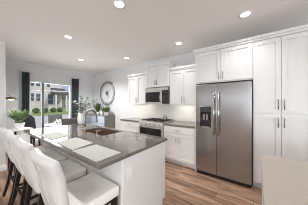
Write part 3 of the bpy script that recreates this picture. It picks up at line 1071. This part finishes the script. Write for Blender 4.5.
# ------------------------------------------------------------------ wall lamp
t = thing('wall_lamp', 'small brass lamp with a shallow dome shade on the left dining wall', 'lamp', (-4.90, 0.501, 1.52))
MB().lathe([(0.0, 0.0), (0.05, 0.0), (0.05, 0.012), (0.02, 0.02), (0.0, 0.02)], 20, axis='y').build('wall_plate', M['brass'], t, smooth=True)
MB().sweep([(0, 0.015, 0), (0, 0.05, 0.03), (0, 0.07, 0.075), (0, 0.10, 0.085), (0, 0.155, 0.07), (0, 0.165, 0.035)], 0.006, 8).build('arm', M['brass'], t, smooth=True)
MB().lathe([(0.0, 0.04), (0.03, 0.038), (0.085, 0.018), (0.118, -0.022), (0.112, -0.024), (0.08, 0.008), (0.0, 0.026)], 24, at=(0, 0.168, 0)).build('shade', M['brass'], t, smooth=True)
MB().lathe([(0.0, -0.044), (0.035, -0.038), (0.048, -0.015), (0.03, 0.006), (0.0, 0.01)], 16, at=(0, 0.168, 0)).build('bulb', M['bulb'], t, smooth=True)


# ------------------------------------------------------------------ curtains
def curtain(label, y0, y1, folds, seed):
    r = random.Random(seed)
    b = MB()
    nz, nx = 14, folds * 8
    grid = []
    for j in range(nz + 1):
        v = j / nz
        row = []
        for i in range(nx + 1):
            u = i / nx
            amp = 0.028 + 0.012 * v
            x = WX + 0.075 + amp * math.sin(u * folds * 2 * PI + 0.5 * math.sin(v * 3 + seed))
            y = y0 + (y1 - y0) * (u + 0.012 * math.sin(v * 4 + u * 9))
            row.append(b.bm.verts.new((x, y, 0.02 + 2.36 * (1 - v))))
        grid.append(row)
    for j in range(nz):
        for i in range(nx):
            b.bm.faces.new((grid[j][i], grid[j][i + 1], grid[j + 1][i + 1], grid[j + 1][i]))
    o = b.build('curtain', M['curtain'], smooth=True, solid=0.004)
    return tag(o, label, 'curtain', 'curtains at the dining window')


curtain('charcoal curtain hanging at the left of the window, behind the plant', 1.03, 1.21, 3, 1)
curtain('charcoal curtain hanging at the right of the window, nearer the clock', 2.47, 2.74, 4, 2)
t = thing('curtain_rod', 'thin pale curtain rod across the top of the window', 'curtain rod', (WX + 0.075, 1.87, 2.385))
MB().sweep([(0, -0.90, 0.012), (0, 0.92, 0.012)], 0.012, 10).build('rod', M['frame'], t, smooth=True)
for y in (-0.91, 0.93):
    MB().lathe([(0.0, -0.02), (0.018, -0.012), (0.022, 0.0), (0.018, 0.012), (0.0, 0.02)], 12, at=(0, y, 0.012), axis='y').build('finial', M['nickel'], t, smooth=True)
for y in (-0.87, 0.89):
    MB().box(-0.0745, 0.006, y - 0.008, y + 0.008, 0.0, 0.006).build('bracket', M['nickel'], t)

# ------------------------------------------------------------------ outdoors
GZ = -0.2
o = MB().box(-21, WX - T - 0.02, -25, 45, GZ - 0.2, GZ).build('street_pavement', M['concrete'])
struct(o)
o = MB().box(-70, -21, -40, 70, GZ - 0.2, GZ).build('lawn_ground', M['grass'])
struct(o)

HX = -30.0
t = thing('neighbour_house', 'pale sided two-storey house across the street seen through the window', 'house', (HX, 7.0, GZ))
MB().box(-8, 0, -9.0, 4.0, 0, 7.4).build('wall', M['siding'], t)
MB().prism([(-9.6, 7.4), (4.6, 7.4), (2.4, 9.6), (-7.4, 9.6)], 'x', -8.4, 0.5).build('roof', M['shingle'], t)


def hwin(parent, y0, y1, z0, z1, x=0.0):
    f = 0.09
    b = MB()
    b.box(x, x + 0.05, y0 - f, y0, z0 - f, z1 + f).box(x, x + 0.05, y1, y1 + f, z0 - f, z1 + f)
    b.box(x, x + 0.05, y0, y1, z0 - f, z0).box(x, x + 0.05, y0, y1, z1, z1 + f)
    b.box(x, x + 0.04, y0, y1, (z0 + z1) / 2 - 0.03, (z0 + z1) / 2 + 0.03)
    w = b.build('window', M['trim'], parent)
    MB().box(x + 0.001, x + 0.02, y0, y1, z0, z1).build('pane', M['extwin'], w)


for y0, y1 in ((-0.62, -0.2), (0.1, 0.65), (-2.6, -1.7)):
    hwin(t, y0, y1, 1.95, 3.2)
    hwin(t, y0, y1, 4.45, 5.5)
hwin(t, 1.75, 2.55, 1.4, 3.15)
hwin(t, 1.6, 2.05, 4.45, 5.5)
hwin(t, 2.9, 3.4, 1.4, 3.1)
MB().prism([(0.001, 4.35), (1.9, 3.25), (1.9, 3.05), (0.001, 3.05)], 'y', 2.2, 4.4).build('porch_roof', M['shingle'], t)
for y in (2.45, 4.1):
    MB().box(1.55, 1.80, y - 0.12, y + 0.12, 0, 3.05).build('porch_column', M['trim'], t)

t = thing('far_house', 'brown house farther off at the right of the window view', 'house', (-48, 19.0, GZ))
MB().box(-6, 0, -5, 6, 0, 3.2).build('wall', M['siding2'], t)
MB().prism([(-5.5, 3.2), (6.5, 3.2), (4.0, 5.0), (-3.0, 5.0)], 'x', -6.4, 0.5).build('roof', M['shingle'], t)
for y in (-3.5, -0.5):
    hwin(t, y, y + 0.9, 1.1, 2.4)


def shrub(label, loc, rx, h, seed, n=220):
    r = random.Random(seed)
    t = thing('shrub', label, 'shrub', loc, 0, 'shrubs along the neighbour house')
    b = MB()
    bmesh.ops.create_icosphere(b.bm, subdivisions=3, radius=1.0)
    for v in b.bm.verts:
        nn = 1 + 0.16 * mnoise.noise(v.co * 2.3 + Vector((seed * 3.1, 0, 0)))
        v.co = Vector((v.co.x * rx * 0.9 * nn, v.co.y * rx * nn, h * 0.5 + v.co.z * h * 0.5 * nn))
    for k in range(n):
        a, z = r.uniform(0, 2 * PI), r.uniform(-0.6, 1)
        q = math.sqrt(max(0, 1 - z * z))
        p = Vector((rx * 0.9 * q * math.cos(a), rx * q * math.sin(a), h * 0.5 + h * 0.5 * z))
        b.leaf(p, (math.cos(a), math.sin(a), z + 0.3), 0.10, 0.06, 0.2, n=2)
    b.build('foliage', M['hedge'], t)
    MB().sweep([(0, 0, 0), (0, 0, h * 0.4)], 0.03, 6).build('stem', M['bark'], t)
    return t


for k, (y, where) in enumerate(((6.45, 'first at the left'), (7.60, 'second from the left'),
                                (8.75, 'just right of the dark window bar'), (9.75, 'below the porch window'), (12.6, 'right of the porch column'))):
    shrub('round green shrub in front of the pale house, ' + where, (HX + 2.6, y, GZ), 0.46 if k < 3 else 0.40, 0.78, 20 + k)

t = thing('street_tree', 'leafy tree behind the brown house at the right of the window view', 'tree', (-62, 22.0, GZ))
MB().sweep([(0, 0, 0), (0.1, 0, 2.0), (0, 0.1, 3.6)], [0.25, 0.2, 0.12], 8).build('trunk', M['bark'], t)
b = MB()
r = random.Random(3)
for c in ((0, 0, 4.6, 2.0), (0.6, 1.5, 4.2, 1.5), (-0.4, -1.6, 4.3, 1.6)):
    for k in range(260):
        a, z = r.uniform(0, 2 * PI), r.uniform(-1, 1)
        q = math.sqrt(1 - z * z)
        rr = c[3] * r.uniform(0.7, 1.0)
        p = Vector((c[0] + rr * q * math.cos(a), c[1] + rr * q * math.sin(a), c[2] + rr * 0.8 * z))
        b.leaf(p, (math.cos(a), math.sin(a), z), 0.35, 0.25, 0.2, n=2)
b.build('crown', M['hedge'], t)
